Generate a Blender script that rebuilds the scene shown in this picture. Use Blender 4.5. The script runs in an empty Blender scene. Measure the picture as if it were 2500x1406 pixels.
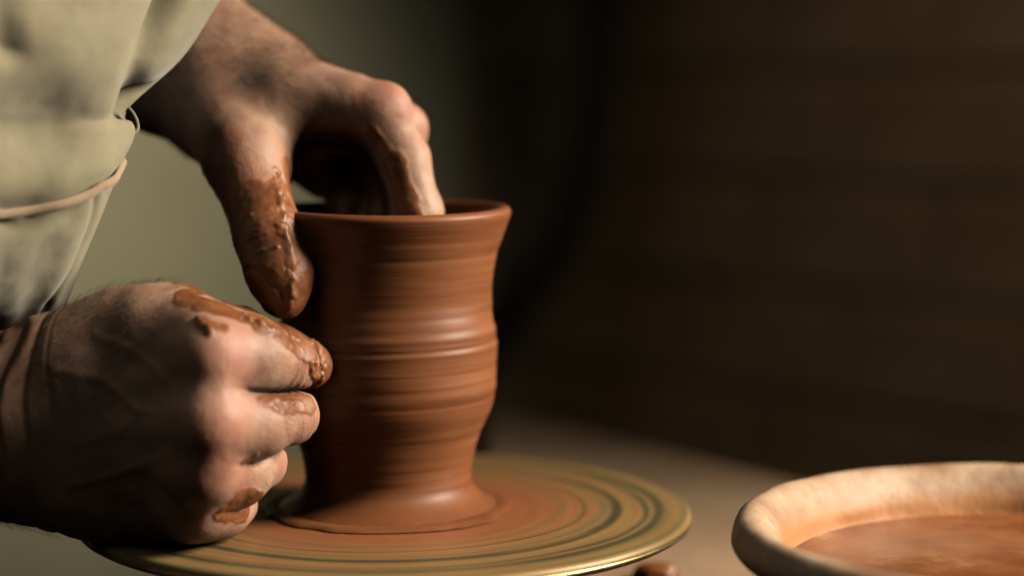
import bpy, bmesh, math, random
import numpy as np
from mathutils import Vector

random.seed(7)
rng = np.random.default_rng(11)
scene = bpy.context.scene
COL = scene.collection

# ------------------------------------------------------------------ camera
# origin: centre of the wheel head's top face; x right, y away from the camera, z up (metres)
FPX, CXP, CYP = 4977.0, 1250.0, 703.0
CAM = np.array([0.049, -0.790, 0.168])
PITCH = math.radians(5.9)
cam_data = bpy.data.cameras.new('camera')
cam_data.sensor_width = 36.0
cam_data.lens = FPX / 2500.0 * 36.0
cam_data.clip_start = 0.02
cam_data.clip_end = 60.0
cam_data.dof.use_dof = True
cam_data.dof.focus_distance = 0.738
cam_data.dof.aperture_fstop = 2.9
cam = bpy.data.objects.new('camera', cam_data)
cam.location = CAM
cam.rotation_euler = (math.pi / 2 - PITCH, 0, 0)
COL.objects.link(cam)
scene.camera = cam

# ------------------------------------------------------------------ light
world = bpy.data.worlds.new('World')
scene.world = world
world.use_nodes = True
bg = world.node_tree.nodes['Background']
bg.inputs['Color'].default_value = (0.62, 0.68, 0.56, 1)
bg.inputs['Strength'].default_value = 0.007


def lamp(name, kind, loc, target, energy, color, **kw):
    d = bpy.data.lights.new(name, kind)
    d.energy = energy
    d.color = color
    for k, v in kw.items():
        setattr(d, k, v)
    o = bpy.data.objects.new(name, d)
    o.location = loc
    o.rotation_euler = (Vector(target) - Vector(loc)).to_track_quat('-Z', 'Y').to_euler()
    COL.objects.link(o)
    return o


lamp('brick_wall_fill', 'SPOT', (0.50, 0.30, 1.30), (0.70, 1.05, 0.10), 25.0, (1.0, 0.74, 0.46),
     spot_size=math.radians(60), spot_blend=1.0, shadow_soft_size=0.1)  # added spot that brightens the brick wall, no fixture known there
lamp('room_light', 'AREA', (-0.55, -0.75, 1.25), (-0.08, -0.02, 0.06), 1.7, (0.92, 0.96, 0.88), shape='SQUARE', size=0.9)
# the window beside the wheel, and an added spot that only lights the wall behind the potter
lamp('window_light', 'AREA', (1.12, -0.09, 0.66), (-0.02, -0.02, 0.06), 12.0, (1.0, 0.88, 0.72),
     shape='RECTANGLE', size=0.46, size_y=0.55, spread=math.radians(95))
lamp('back_wall_fill', 'SPOT', (-1.0, 0.75, 1.1), (-0.66, 1.74, 0.13), 152.0, (1.0, 0.92, 0.70),
     spot_size=math.radians(43), spot_blend=1.0, shadow_soft_size=0.15)

scene.view_settings.view_transform = 'Standard'
scene.view_settings.look = 'None'
scene.view_settings.exposure = 0.0
scene.view_settings.gamma = 1.0
scene.render.engine = 'CYCLES'
scene.cycles.use_denoising = True
scene.cycles.max_bounces = 8
scene.cycles.diffuse_bounces = 0


def P(px, py, Y):
    """point of the place seen at photo pixel (px, py) at depth Y millimetres -> metres"""
    fwd = np.array([0, math.cos(PITCH), -math.sin(PITCH)])
    up = np.array([0, math.sin(PITCH), math.cos(PITCH)])
    d = fwd + np.array([1.0, 0, 0]) * (px - CXP) / FPX + up * (CYP - py) / FPX
    t = (Y * 0.001 - CAM[1]) / d[1]
    return CAM + d * t


# ------------------------------------------------------------------ helpers
def smooth(me):
    me.polygons.foreach_set('use_smooth', [True] * len(me.polygons))


def link(name, me, mat=None, parent=None):
    o = bpy.data.objects.new(name, me)
    COL.objects.link(o)
    if mat is not None:
        me.materials.append(mat)
    if parent is not None:
        o.parent = parent
    return o


def mesh(name, verts, faces, mat=None, parent=None, sm=True):
    me = bpy.data.meshes.new(name)
    me.from_pydata([tuple(map(float, v)) for v in verts], [], [tuple(map(int, f)) for f in faces])
    me.update()
    if sm:
        smooth(me)
    return link(name, me, mat, parent)


def tag(o, label=None, cat=None, group=None, kind=None):
    if label: o['label'] = label
    if cat: o['category'] = cat
    if group: o['group'] = group
    if kind: o['kind'] = kind
    return o


def empty(name, loc=(0, 0, 0)):
    o = bpy.data.objects.new(name, None)
    o.empty_display_size = 0.02
    COL.objects.link(o)
    o.location = loc
    return o


_tab = rng.random((64, 64, 64)).astype(np.float32)


def vnoise(p):
    """smooth value noise, 0..1, p (n,3)"""
    p = np.asarray(p, np.float32)
    i = np.floor(p).astype(np.int64)
    f = p - i
    f = f * f * (3 - 2 * f)
    r = 0
    for dx in (0, 1):
        for dy in (0, 1):
            for dz in (0, 1):
                w = (f[:, 0] if dx else 1 - f[:, 0]) * (f[:, 1] if dy else 1 - f[:, 1]) * (f[:, 2] if dz else 1 - f[:, 2])
                r = r + w * _tab[(i[:, 0] + dx) & 63, (i[:, 1] + dy) & 63, (i[:, 2] + dz) & 63]
    return r


def fbm(p, octaves=3):
    r, a, s = 0, 0.5, 0
    p = np.asarray(p, np.float32)
    for k in range(octaves):
        r = r + a * vnoise(p * 2 ** k + 17.3 * k)
        s += a
        a *= 0.5
    return r / s


# ------------------------------------------------------------------ materials
def new_mat(name):
    m = bpy.data.materials.new(name)
    m.use_nodes = True
    nt = m.node_tree
    return m, nt, nt.nodes['Principled BSDF']


def N(nt, kind, **kw):
    n = nt.nodes.new(kind)
    for k, v in kw.items():
        if k in n.inputs:
            n.inputs[k].default_value = v
        else:
            setattr(n, k, v)
    return n


def ramp(nt, fac, stops):
    r = nt.nodes.new('ShaderNodeValToRGB')
    e = r.color_ramp.elements
    while len(e) > 1:
        e.remove(e[-1])
    e[0].position, e[0].color = stops[0][0], (*stops[0][1], 1)
    for p, c in stops[1:]:
        x = e.new(p)
        x.color = (*c, 1)
    nt.links.new(fac, r.inputs['Fac'])
    return r.outputs['Color']


def mixc(nt, fac, a, b):
    m = nt.nodes.new('ShaderNodeMix')
    m.data_type = 'RGBA'
    for s, v in ((0, fac), (6, a), (7, b)):
        if isinstance(v, (int, float)):
            m.inputs[s].default_value = v
        elif isinstance(v, tuple):
            m.inputs[s].default_value = (*v, 1)
        else:
            nt.links.new(v, m.inputs[s])
    return m.outputs[2]


def mathn(nt, op, a, b=0.0, c=None, clamp=False):
    m = nt.nodes.new('ShaderNodeMath')
    m.operation = op
    m.use_clamp = clamp
    for s, v in enumerate((a, b, c)):
        if v is None: continue
        if isinstance(v, (int, float)):
            m.inputs[s].default_value = v
        else:
            nt.links.new(v, m.inputs[s])
    return m.outputs[0]


def noise(nt, vec, scale, detail=4.0, rough=0.55):
    n = N(nt, 'ShaderNodeTexNoise', Scale=scale, Detail=detail, Roughness=rough)
    nt.links.new(vec, n.inputs['Vector'])
    return n.outputs['Fac']


def bump(nt, height, strength, dist, normal=None):
    b = N(nt, 'ShaderNodeBump', Strength=strength, Distance=dist)
    nt.links.new(height, b.inputs['Height'])
    if normal is not None:
        nt.links.new(normal, b.inputs['Normal'])
    return b.outputs['Normal']


def objvec(nt):
    return nt.nodes.new('ShaderNodeTexCoord').outputs['Object']


def mapping(nt, vec, scale):
    m = N(nt, 'ShaderNodeMapping')
    m.inputs['Scale'].default_value = scale
    nt.links.new(vec, m.inputs['Vector'])
    return m.outputs['Vector']


def mat_skin():
    m, nt, b = new_mat('skin_with_wet_clay')
    L = nt.links.new
    v = objvec(nt)
    clay = N(nt, 'ShaderNodeAttribute', attribute_name='clay').outputs['Fac']
    red = N(nt, 'ShaderNodeAttribute', attribute_name='red').outputs['Fac']
    # skin
    n1 = noise(nt, v, 90, 5)
    n2 = noise(nt, v, 420, 4)
    base = ramp(nt, n1, [(0.3, (0.29, 0.15, 0.098)), (0.5, (0.39, 0.232, 0.155)), (0.7, (0.45, 0.298, 0.2))])
    base = mixc(nt, mathn(nt, 'MULTIPLY', n2, 0.25), base, (0.34, 0.17, 0.125))
    skin = mixc(nt, mathn(nt, 'MULTIPLY', red, 0.42), base, (0.48, 0.15, 0.11))
    # clay
    c1 = noise(nt, v, 130, 5)
    ccol = ramp(nt, c1, [(0.3, (0.13, 0.042, 0.015)), (0.55, (0.225, 0.08, 0.028)), (0.75, (0.30, 0.122, 0.05))])
    edge = noise(nt, v, 260, 5, 0.65)
    k = mathn(nt, 'ADD', clay, mathn(nt, 'MULTIPLY', mathn(nt, 'SUBTRACT', edge, 0.5), 0.7))
    fac = nt.nodes.new('ShaderNodeMapRange')
    fac.inputs['From Min'].default_value = 0.34
    fac.inputs['From Max'].default_value = 0.62
    L(k, fac.inputs['Value'])
    fac = fac.outputs['Result']
    dust = nt.nodes.new('ShaderNodeMapRange')
    dust.inputs['From Min'].default_value = 0.48; dust.inputs['From Max'].default_value = 0.72; dust.inputs['To Max'].default_value = 0.4
    L(noise(nt, v, 55, 6, 0.68), dust.inputs['Value'])
    skin = mixc(nt, dust.outputs['Result'], skin, (0.36, 0.165, 0.09))
    stain = nt.nodes.new('ShaderNodeMapRange')
    stain.inputs['From Min'].default_value = 0.1
    stain.inputs['From Max'].default_value = 0.5
    stain.inputs['To Max'].default_value = 0.55
    L(k, stain.inputs['Value'])
    skin = mixc(nt, stain.outputs['Result'], skin, (0.33, 0.10, 0.05))
    L(mixc(nt, fac, skin, ccol), b.inputs['Base Color'])
    rgh = mathn(nt, 'ADD', 0.46, mathn(nt, 'MULTIPLY', n2, 0.12))
    crgh = mathn(nt, 'ADD', 0.30, mathn(nt, 'MULTIPLY', c1, 0.3))
    mr = nt.nodes.new('ShaderNodeMix')
    L(fac, mr.inputs[0]); L(rgh, mr.inputs[2]); L(crgh, mr.inputs[3])
    L(mr.outputs[0], b.inputs['Roughness'])
    sw = mathn(nt, 'MULTIPLY_ADD', fac, -0.45, 0.5)
    L(sw, b.inputs['Subsurface Weight'])
    b.inputs['Subsurface Radius'].default_value = (1.0, 0.32, 0.16)
    b.inputs['Subsurface Scale'].default_value = 0.0045
    b.inputs['Specular IOR Level'].default_value = 0.42
    # fine relief: skin cells stretched by a noise, pores, and the ridge of the clay film
    vo = N(nt, 'ShaderNodeTexVoronoi', Scale=900.0)
    vo.feature = 'DISTANCE_TO_EDGE'
    wv = N(nt, 'ShaderNodeVectorMath', operation='ADD')
    L(v, wv.inputs[0])
    sc = N(nt, 'ShaderNodeVectorMath', operation='SCALE')
    sc.inputs['Scale'].default_value = 0.0016
    nn = N(nt, 'ShaderNodeTexNoise', Scale=300.0, Detail=2.0)
    L(v, nn.inputs['Vector']); L(nn.outputs['Color'], sc.inputs[0]); L(sc.outputs[0], wv.inputs[1])
    L(wv.outputs[0], vo.inputs['Vector'])
    h = mathn(nt, 'MULTIPLY', vo.outputs['Distance'], 1.2)
    h = mathn(nt, 'ADD', h, mathn(nt, 'MULTIPLY', noise(nt, v, 700, 3), 0.5))
    hs = mathn(nt, 'MULTIPLY', h, mathn(nt, 'SUBTRACT', 1.0, fac))
    nrm = bump(nt, hs, 0.32, 0.0005)
    hc = mathn(nt, 'MULTIPLY', mathn(nt, 'ADD', noise(nt, v, 240, 6, 0.6), 0.6), fac)
    nrm = bump(nt, hc, 0.3, 0.0012, nrm)
    L(nrm, b.inputs['Normal'])
    return m


def mat_clay(name, scale_z=1.0, wet=0.35, dark=1.0):
    """thrown clay: streaks run round the pot, so the noise is stretched along the turning direction"""
    m, nt, b = new_mat(name)
    L = nt.links.new
    v = objvec(nt)
    sep = nt.nodes.new('ShaderNodeSeparateXYZ'); L(v, sep.inputs[0])
    r = mathn(nt, 'SQRT', mathn(nt, 'ADD', mathn(nt, 'MULTIPLY', sep.outputs[0], sep.outputs[0]),
                                mathn(nt, 'MULTIPLY', sep.outputs[1], sep.outputs[1])))
    ang = mathn(nt, 'ARCTAN2', sep.outputs[1], sep.outputs[0])
    cmb = nt.nodes.new('ShaderNodeCombineXYZ')
    L(mathn(nt, 'MULTIPLY', mathn(nt, 'SINE', ang), 0.0016), cmb.inputs[0])
    L(mathn(nt, 'MULTIPLY', mathn(nt, 'COSINE', ang), 0.0016), cmb.inputs[1])
    L(mathn(nt, 'ADD', sep.outputs[2], mathn(nt, 'MULTIPLY', r, 0.6)), cmb.inputs[2])
    sv = cmb.outputs[0]
    n1 = noise(nt, sv, 170, 5, 0.6)
    n2 = noise(nt, sv, 640, 4, 0.6)
    n3 = noise(nt, v, 60, 3)
    k = mathn(nt, 'ADD', mathn(nt, 'MULTIPLY', n1, 0.55), mathn(nt, 'MULTIPLY', n2, 0.3))
    k = mathn(nt, 'ADD', k, mathn(nt, 'MULTIPLY', n3, 0.15))
    col = ramp(nt, k, [(0.34, tuple(dark * c for c in (0.145, 0.045, 0.015))), (0.5, tuple(dark * c for c in (0.205, 0.070, 0.024))),
                       (0.66, tuple(dark * c for c in (0.275, 0.10, 0.038)))])
    L(col, b.inputs['Base Color'])
    L(mathn(nt, 'ADD', wet, mathn(nt, 'MULTIPLY', n1, 0.22)), b.inputs['Roughness'])
    b.inputs['Specular IOR Level'].default_value = 0.36
    h = mathn(nt, 'ADD', mathn(nt, 'MULTIPLY', n1, 0.75), mathn(nt, 'MULTIPLY', n2, 0.25))
    L(bump(nt, h, 0.28, 0.0011), b.inputs['Normal'])
    return m


def mat_wheel():
    m, nt, b = new_mat('clay_streaked_metal')
    L = nt.links.new
    v = objvec(nt)
    sep = nt.nodes.new('ShaderNodeSeparateXYZ'); L(v, sep.inputs[0])
    r = mathn(nt, 'SQRT', mathn(nt, 'ADD', mathn(nt, 'MULTIPLY', sep.outputs[0], sep.outputs[0]),
                                mathn(nt, 'MULTIPLY', sep.outputs[1], sep.outputs[1])))
    ang = mathn(nt, 'ARCTAN2', sep.outputs[1], sep.outputs[0])
    cmb = nt.nodes.new('ShaderNodeCombineXYZ')
    L(mathn(nt, 'MULTIPLY', mathn(nt, 'SINE', ang), 0.006), cmb.inputs[0])
    L(mathn(nt, 'MULTIPLY', mathn(nt, 'COSINE', ang), 0.006), cmb.inputs[1])
    L(mathn(nt, 'ADD', r, mathn(nt, 'MULTIPLY', ang, 0.0012)), cmb.inputs[2])
    sv = cmb.outputs[0]
    n1 = noise(nt, sv, 95, 3, 0.55)
    n2 = noise(nt, sv, 420, 4, 0.6)
    n3 = noise(nt, sv, 210, 2, 0.5)
    rj = mathn(nt, 'ADD', mathn(nt, 'MULTIPLY', mathn(nt, 'ADD', r, mathn(nt, 'MULTIPLY', mathn(nt, 'SUBTRACT', n1, 0.5), 0.009)), 8.0), 0.0)
    O, Y, D, G = (0.33, 0.135, 0.05), (0.29, 0.175, 0.064), (0.05, 0.048, 0.023), (0.15, 0.132, 0.053)
    base = ramp(nt, rj, [(0.0, O), (0.50, O), (0.53, Y), (0.555, G), (0.575, O), (0.60, Y), (0.618, D), (0.63, Y), (0.665, O), (0.685, G), (0.70, Y), (0.715, D), (0.735, D), (0.75, Y),
                         (0.80, Y), (0.812, D), (0.822, G), (0.83, Y), (0.842, D), (0.856, D), (0.868, G), (0.89, Y), (0.92, Y), (0.935, G), (0.96, Y)])
    base = mixc(nt, mathn(nt, 'MULTIPLY', n2, 0.28), base, (0.30, 0.17, 0.065))
    g = nt.nodes.new('ShaderNodeMapRange')
    g.inputs['From Min'].default_value = 0.58; g.inputs['From Max'].default_value = 0.66
    L(n3, g.inputs['Value'])
    base = mixc(nt, mathn(nt, 'MULTIPLY', g.outputs[0], 0.6), base, (0.30, 0.12, 0.045))
    # slip thrown off the foot of the pot lies thicker towards the middle
    o = nt.nodes.new('ShaderNodeMapRange')
    o.inputs['From Min'].default_value = 0.082; o.inputs['From Max'].default_value = 0.06
    L(mathn(nt, 'ADD', r, mathn(nt, 'MULTIPLY', mathn(nt, 'SUBTRACT', n2, 0.5), 0.035)), o.inputs['Value'])
    base = mixc(nt, mathn(nt, 'MULTIPLY', o.outputs[0], 0.85), base, (0.30, 0.105, 0.04))
    L(base, b.inputs['Base Color'])
    L(mathn(nt, 'ADD', 0.34, mathn(nt, 'MULTIPLY', n2, 0.25)), b.inputs['Roughness'])
    b.inputs['Metallic'].default_value = 0.15
    L(bump(nt, mathn(nt, 'ADD', n1, n2), 0.25, 0.0008), b.inputs['Normal'])
    return m


def mat_metal():
    m, nt, b = new_mat('worn_wheel_metal')
    v = objvec(nt)
    n = noise(nt, v, 80, 4)
    nt.links.new(ramp(nt, n, [(0.3, (0.30, 0.22, 0.10)), (0.7, (0.48, 0.37, 0.19))]), b.inputs['Base Color'])
    b.inputs['Metallic'].default_value = 0.85
    nt.links.new(mathn(nt, 'ADD', 0.24, mathn(nt, 'MULTIPLY', n, 0.2)), b.inputs['Roughness'])
    return m


def mat_cloth(name, c0, c1, c2):
    m, nt, b = new_mat(name)
    L = nt.links.new
    v = objvec(nt)
    n1 = noise(nt, v, 22, 5)
    n2 = noise(nt, v, 160, 4)
    col = ramp(nt, mathn(nt, 'ADD', mathn(nt, 'MULTIPLY', n1, 0.7), mathn(nt, 'MULTIPLY', n2, 0.3)), [(0.33, c0), (0.52, c1), (0.7, c2)])
    # dried clay smudges
    s = nt.nodes.new('ShaderNodeMapRange')
    s.inputs['From Min'].default_value = 0.58; s.inputs['From Max'].default_value = 0.72
    L(noise(nt, v, 34, 5, 0.65), s.inputs['Value'])
    col = mixc(nt, mathn(nt, 'MULTIPLY', s.outputs[0], 0.35), col, (0.36, 0.20, 0.10))
    L(col, b.inputs['Base Color'])
    b.inputs['Roughness'].default_value = 0.9
    b.inputs['Sheen Weight'].default_value = 0.25
    wx = N(nt, 'ShaderNodeTexWave', Scale=620.0, Distortion=1.2)
    wx.bands_direction = 'Z'
    wy = N(nt, 'ShaderNodeTexWave', Scale=620.0, Distortion=1.2)
    wy.bands_direction = 'DIAGONAL'
    L(v, wx.inputs['Vector']); L(v, wy.inputs['Vector'])
    h = mathn(nt, 'ADD', wx.outputs['Fac'], wy.outputs['Fac'])
    nr = bump(nt, h, 0.10, 0.0003)
    L(bump(nt, n2, 0.15, 0.0012, nr), b.inputs['Normal'])
    return m


def mat_simple(name, stops, scale, rough=0.8, bstr=0.3, bdist=0.004, detail=5, spec=0.4):
    m, nt, b = new_mat(name)
    v = objvec(nt)
    n = noise(nt, v, scale, detail, 0.6)
    nt.links.new(ramp(nt, n, stops), b.inputs['Base Color'])
    b.inputs['Roughness'].default_value = rough
    b.inputs['Specular IOR Level'].default_value = spec
    nt.links.new(bump(nt, noise(nt, v, scale * 4, 4), bstr, bdist), b.inputs['Normal'])
    return m


def mat_bowl():
    m, nt, b = new_mat('cream_glaze_with_slip')
    L = nt.links.new
    v = objvec(nt)
    n1 = noise(nt, v, 45, 5)
    col = ramp(nt, n1, [(0.35, (0.28, 0.15, 0.08)), (0.48, (0.40, 0.26, 0.155)), (0.62, (0.48, 0.36, 0.245))])
    sep = nt.nodes.new('ShaderNodeSeparateXYZ'); L(v, sep.inputs[0])
    ang = mathn(nt, 'ARCTAN2', sep.outputs[1], sep.outputs[0])
    r = mathn(nt, 'SQRT', mathn(nt, 'ADD', mathn(nt, 'MULTIPLY', sep.outputs[0], sep.outputs[0]),
                                mathn(nt, 'MULTIPLY', sep.outputs[1], sep.outputs[1])))
    cmb = nt.nodes.new('ShaderNodeCombineXYZ')
    L(mathn(nt, 'ADD', mathn(nt, 'MULTIPLY', ang, 0.11), mathn(nt, 'MULTIPLY', r, 0.7)), cmb.inputs[0])
    L(mathn(nt, 'MULTIPLY', r, 0.2), cmb.inputs[1])
    st = nt.nodes.new('ShaderNodeMapRange')
    st.inputs['From Min'].default_value = 0.55; st.inputs['From Max'].default_value = 0.64
    L(noise(nt, cmb.outputs[0], 130, 3), st.inputs['Value'])
    col = mixc(nt, mathn(nt, 'MULTIPLY', st.outputs[0], 0.4), col, (0.33, 0.18, 0.10))
    n5 = nt.nodes.new('ShaderNodeMapRange')
    n5.inputs['From Min'].default_value = 0.52; n5.inputs['From Max'].default_value = 0.66
    L(noise(nt, v, 90, 5, 0.7), n5.inputs['Value'])
    col = mixc(nt, mathn(nt, 'MULTIPLY', n5.outputs[0], 0.8), col, (0.34, 0.17, 0.09))
    # slip line inside the bowl
    z = nt.nodes.new('ShaderNodeMapRange')
    z.inputs['From Min'].default_value = -0.0025; z.inputs['From Max'].default_value = -0.0100
    L(mathn(nt, 'ADD', sep.outputs[2], mathn(nt, 'MULTIPLY', mathn(nt, 'SUBTRACT', n1, 0.5), 0.006)), z.inputs['Value'])
    inside = nt.nodes.new('ShaderNodeMapRange')
    inside.inputs['From Min'].default_value = 0.0985; inside.inputs['From Max'].default_value = 0.0940
    L(r, inside.inputs['Value'])
    col = mixc(nt, mathn(nt, 'MULTIPLY', z.outputs[0], inside.outputs[0]), col, (0.42, 0.165, 0.05))
    L(col, b.inputs['Base Color'])
    b.inputs['Roughness'].default_value = 0.6
    L(bump(nt, mathn(nt, 'ADD', n1, noise(nt, v, 160, 4)), 0.25, 0.0022), b.inputs['Normal'])
    return m


M_SKIN = mat_skin()
M_POT = mat_clay('wet_thrown_clay', wet=0.38)
M_LUMP = mat_clay('wet_clay_crumb', wet=0.15)
M_WHEEL = mat_wheel()
M_METAL = mat_metal()
M_APRON = mat_cloth('khaki_canvas', (0.205, 0.178, 0.108), (0.262, 0.23, 0.143), (0.318, 0.28, 0.18))
M_TRIM = mat_cloth('tan_binding_tape', (0.28, 0.19, 0.115), (0.34, 0.235, 0.145), (0.40, 0.285, 0.185))
M_SHIRT = mat_cloth('dark_shirt_cloth', (0.05, 0.045, 0.035), (0.07, 0.06, 0.05), (0.09, 0.08, 0.06))
M_TABLE = mat_simple('dusty_table_top', [(0.3, (0.32, 0.205, 0.12)), (0.55, (0.40, 0.265, 0.16)), (0.75, (0.46, 0.315, 0.195))], 9, 0.7, 0.2)
M_WALL = mat_simple('olive_grey_plaster', [(0.3, (0.205, 0.186, 0.125)), (0.7, (0.275, 0.252, 0.172))], 3, 0.9)
M_BRICK = mat_simple('painted_brick', [(0.3, (0.16, 0.095, 0.055)), (0.55, (0.21, 0.15, 0.09)), (0.75, (0.26, 0.20, 0.125))], 5, 0.85)
M_JOINT = mat_simple('brick_joint', [(0.3, (0.135, 0.09, 0.052)), (0.7, (0.175, 0.125, 0.075))], 12, 0.95)
M_MORTAR = mat_simple('brick_mortar', [(0.3, (0.09, 0.065, 0.04)), (0.7, (0.13, 0.1, 0.06))], 12, 0.95)
M_DARK = mat_simple('dark_rubber', [(0.3, (0.012, 0.01, 0.007)), (0.7, (0.02, 0.017, 0.012))], 12, 0.8)
M_BOWL = mat_bowl()
M_SLIP = mat_simple('watery_slip', [(0.34, (0.13, 0.035, 0.01)), (0.5, (0.21, 0.07, 0.022)), (0.60, (0.25, 0.095, 0.035)), (0.68, (0.38, 0.19, 0.09))], 30, 0.16, 0.05, 0.002, spec=0.4)
M_HAIR = mat_simple('brown_hair', [(0.3, (0.05, 0.028, 0.015)), (0.7, (0.10, 0.06, 0.032))], 200, 0.45, 0.0, 0.001)

# ------------------------------------------------------------------ setting
TABLE_Z = -0.038
FLOOR_Z = -0.75


def lathe(name, prof, segs, mat, parent=None, loc=None, wob=None):
    prof = np.array(prof, float)
    n = len(prof)
    a = np.linspace(0, 2 * math.pi, segs, endpoint=False)
    R = np.repeat(prof[:, 0][:, None], segs, 1)
    Z = np.repeat(prof[:, 1][:, None], segs, 1)
    A = np.repeat(a[None, :], n, 0)
    if wob is not None:
        R, Z = wob(R, Z, A)
    V = np.stack([R * np.cos(A), R * np.sin(A), Z], -1).reshape(-1, 3)
    i, j = np.meshgrid(np.arange(n - 1), np.arange(segs), indexing='ij')
    j2 = (j + 1) % segs
    F = np.stack([i * segs + j, i * segs + j2, (i + 1) * segs + j2, (i + 1) * segs + j], -1).reshape(-1, 4)
    o = mesh(name, V, F, mat, parent)
    if loc is not None:
        o.location = loc
    return o


def resample(pts, n):
    """Catmull-Rom through the points"""
    pts = np.array(pts, float)
    q = np.vstack([2 * pts[0] - pts[1], pts, 2 * pts[-1] - pts[-2]])
    t = np.linspace(0, len(pts) - 1 - 1e-6, n)
    i = t.astype(int)
    f = (t - i)[:, None]
    a, b, c, d = q[i], q[i + 1], q[i + 2], q[i + 3]
    return 0.5 * (2 * b + (c - a) * f + (2 * a - 5 * b + 4 * c - d) * f ** 2 + (3 * b - a - 3 * c + d) * f ** 3)


def box(name, size, mat, parent=None, loc=(0, 0, 0), bev=0.0, sm=False):
    bm = bmesh.new()
    bmesh.ops.create_cube(bm, size=1.0)
    bmesh.ops.scale(bm, vec=size, verts=bm.verts)
    if bev:
        bmesh.ops.bevel(bm, geom=list(bm.edges), offset=bev, segments=2, affect='EDGES')
    me = bpy.data.meshes.new(name)
    bm.to_mesh(me); bm.free()
    o = link(name, me, mat, parent)
    o.location = loc
    if sm: smooth(me)
    return o


def tube(name, pts, radii, mat, parent=None, segs=12, n=None, flat=1.0, caps=True):
    pts = np.array(pts, float)
    radii = np.array(radii, float) * np.ones(len(pts))
    if n:
        pr = resample(np.column_stack([pts, radii]), n)
        pts, radii = pr[:, :3], pr[:, 3]
    V, F = [], []
    T = np.gradient(pts, axis=0)
    T /= np.linalg.norm(T, axis=1)[:, None]
    u = np.cross(T[0], (0.3, 0.9, 0.2)); u /= np.linalg.norm(u)
    for k in range(len(pts)):
        u = u - T[k] * (u @ T[k]); u /= np.linalg.norm(u)
        w = np.cross(T[k], u)
        for s in range(segs):
            a = 2 * math.pi * s / segs
            V.append(pts[k] + radii[k] * (math.cos(a) * u + flat * math.sin(a) * w))
    for k in range(len(pts) - 1):
        for s in range(segs):
            F.append((k * segs + s, k * segs + (s + 1) % segs, (k + 1) * segs + (s + 1) % segs, (k + 1) * segs + s))
    if caps:
        F.append(tuple(range(segs))[::-1])
        F.append(tuple((len(pts) - 1) * segs + s for s in range(segs)))
    return mesh(name, V, F, mat, parent)


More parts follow.
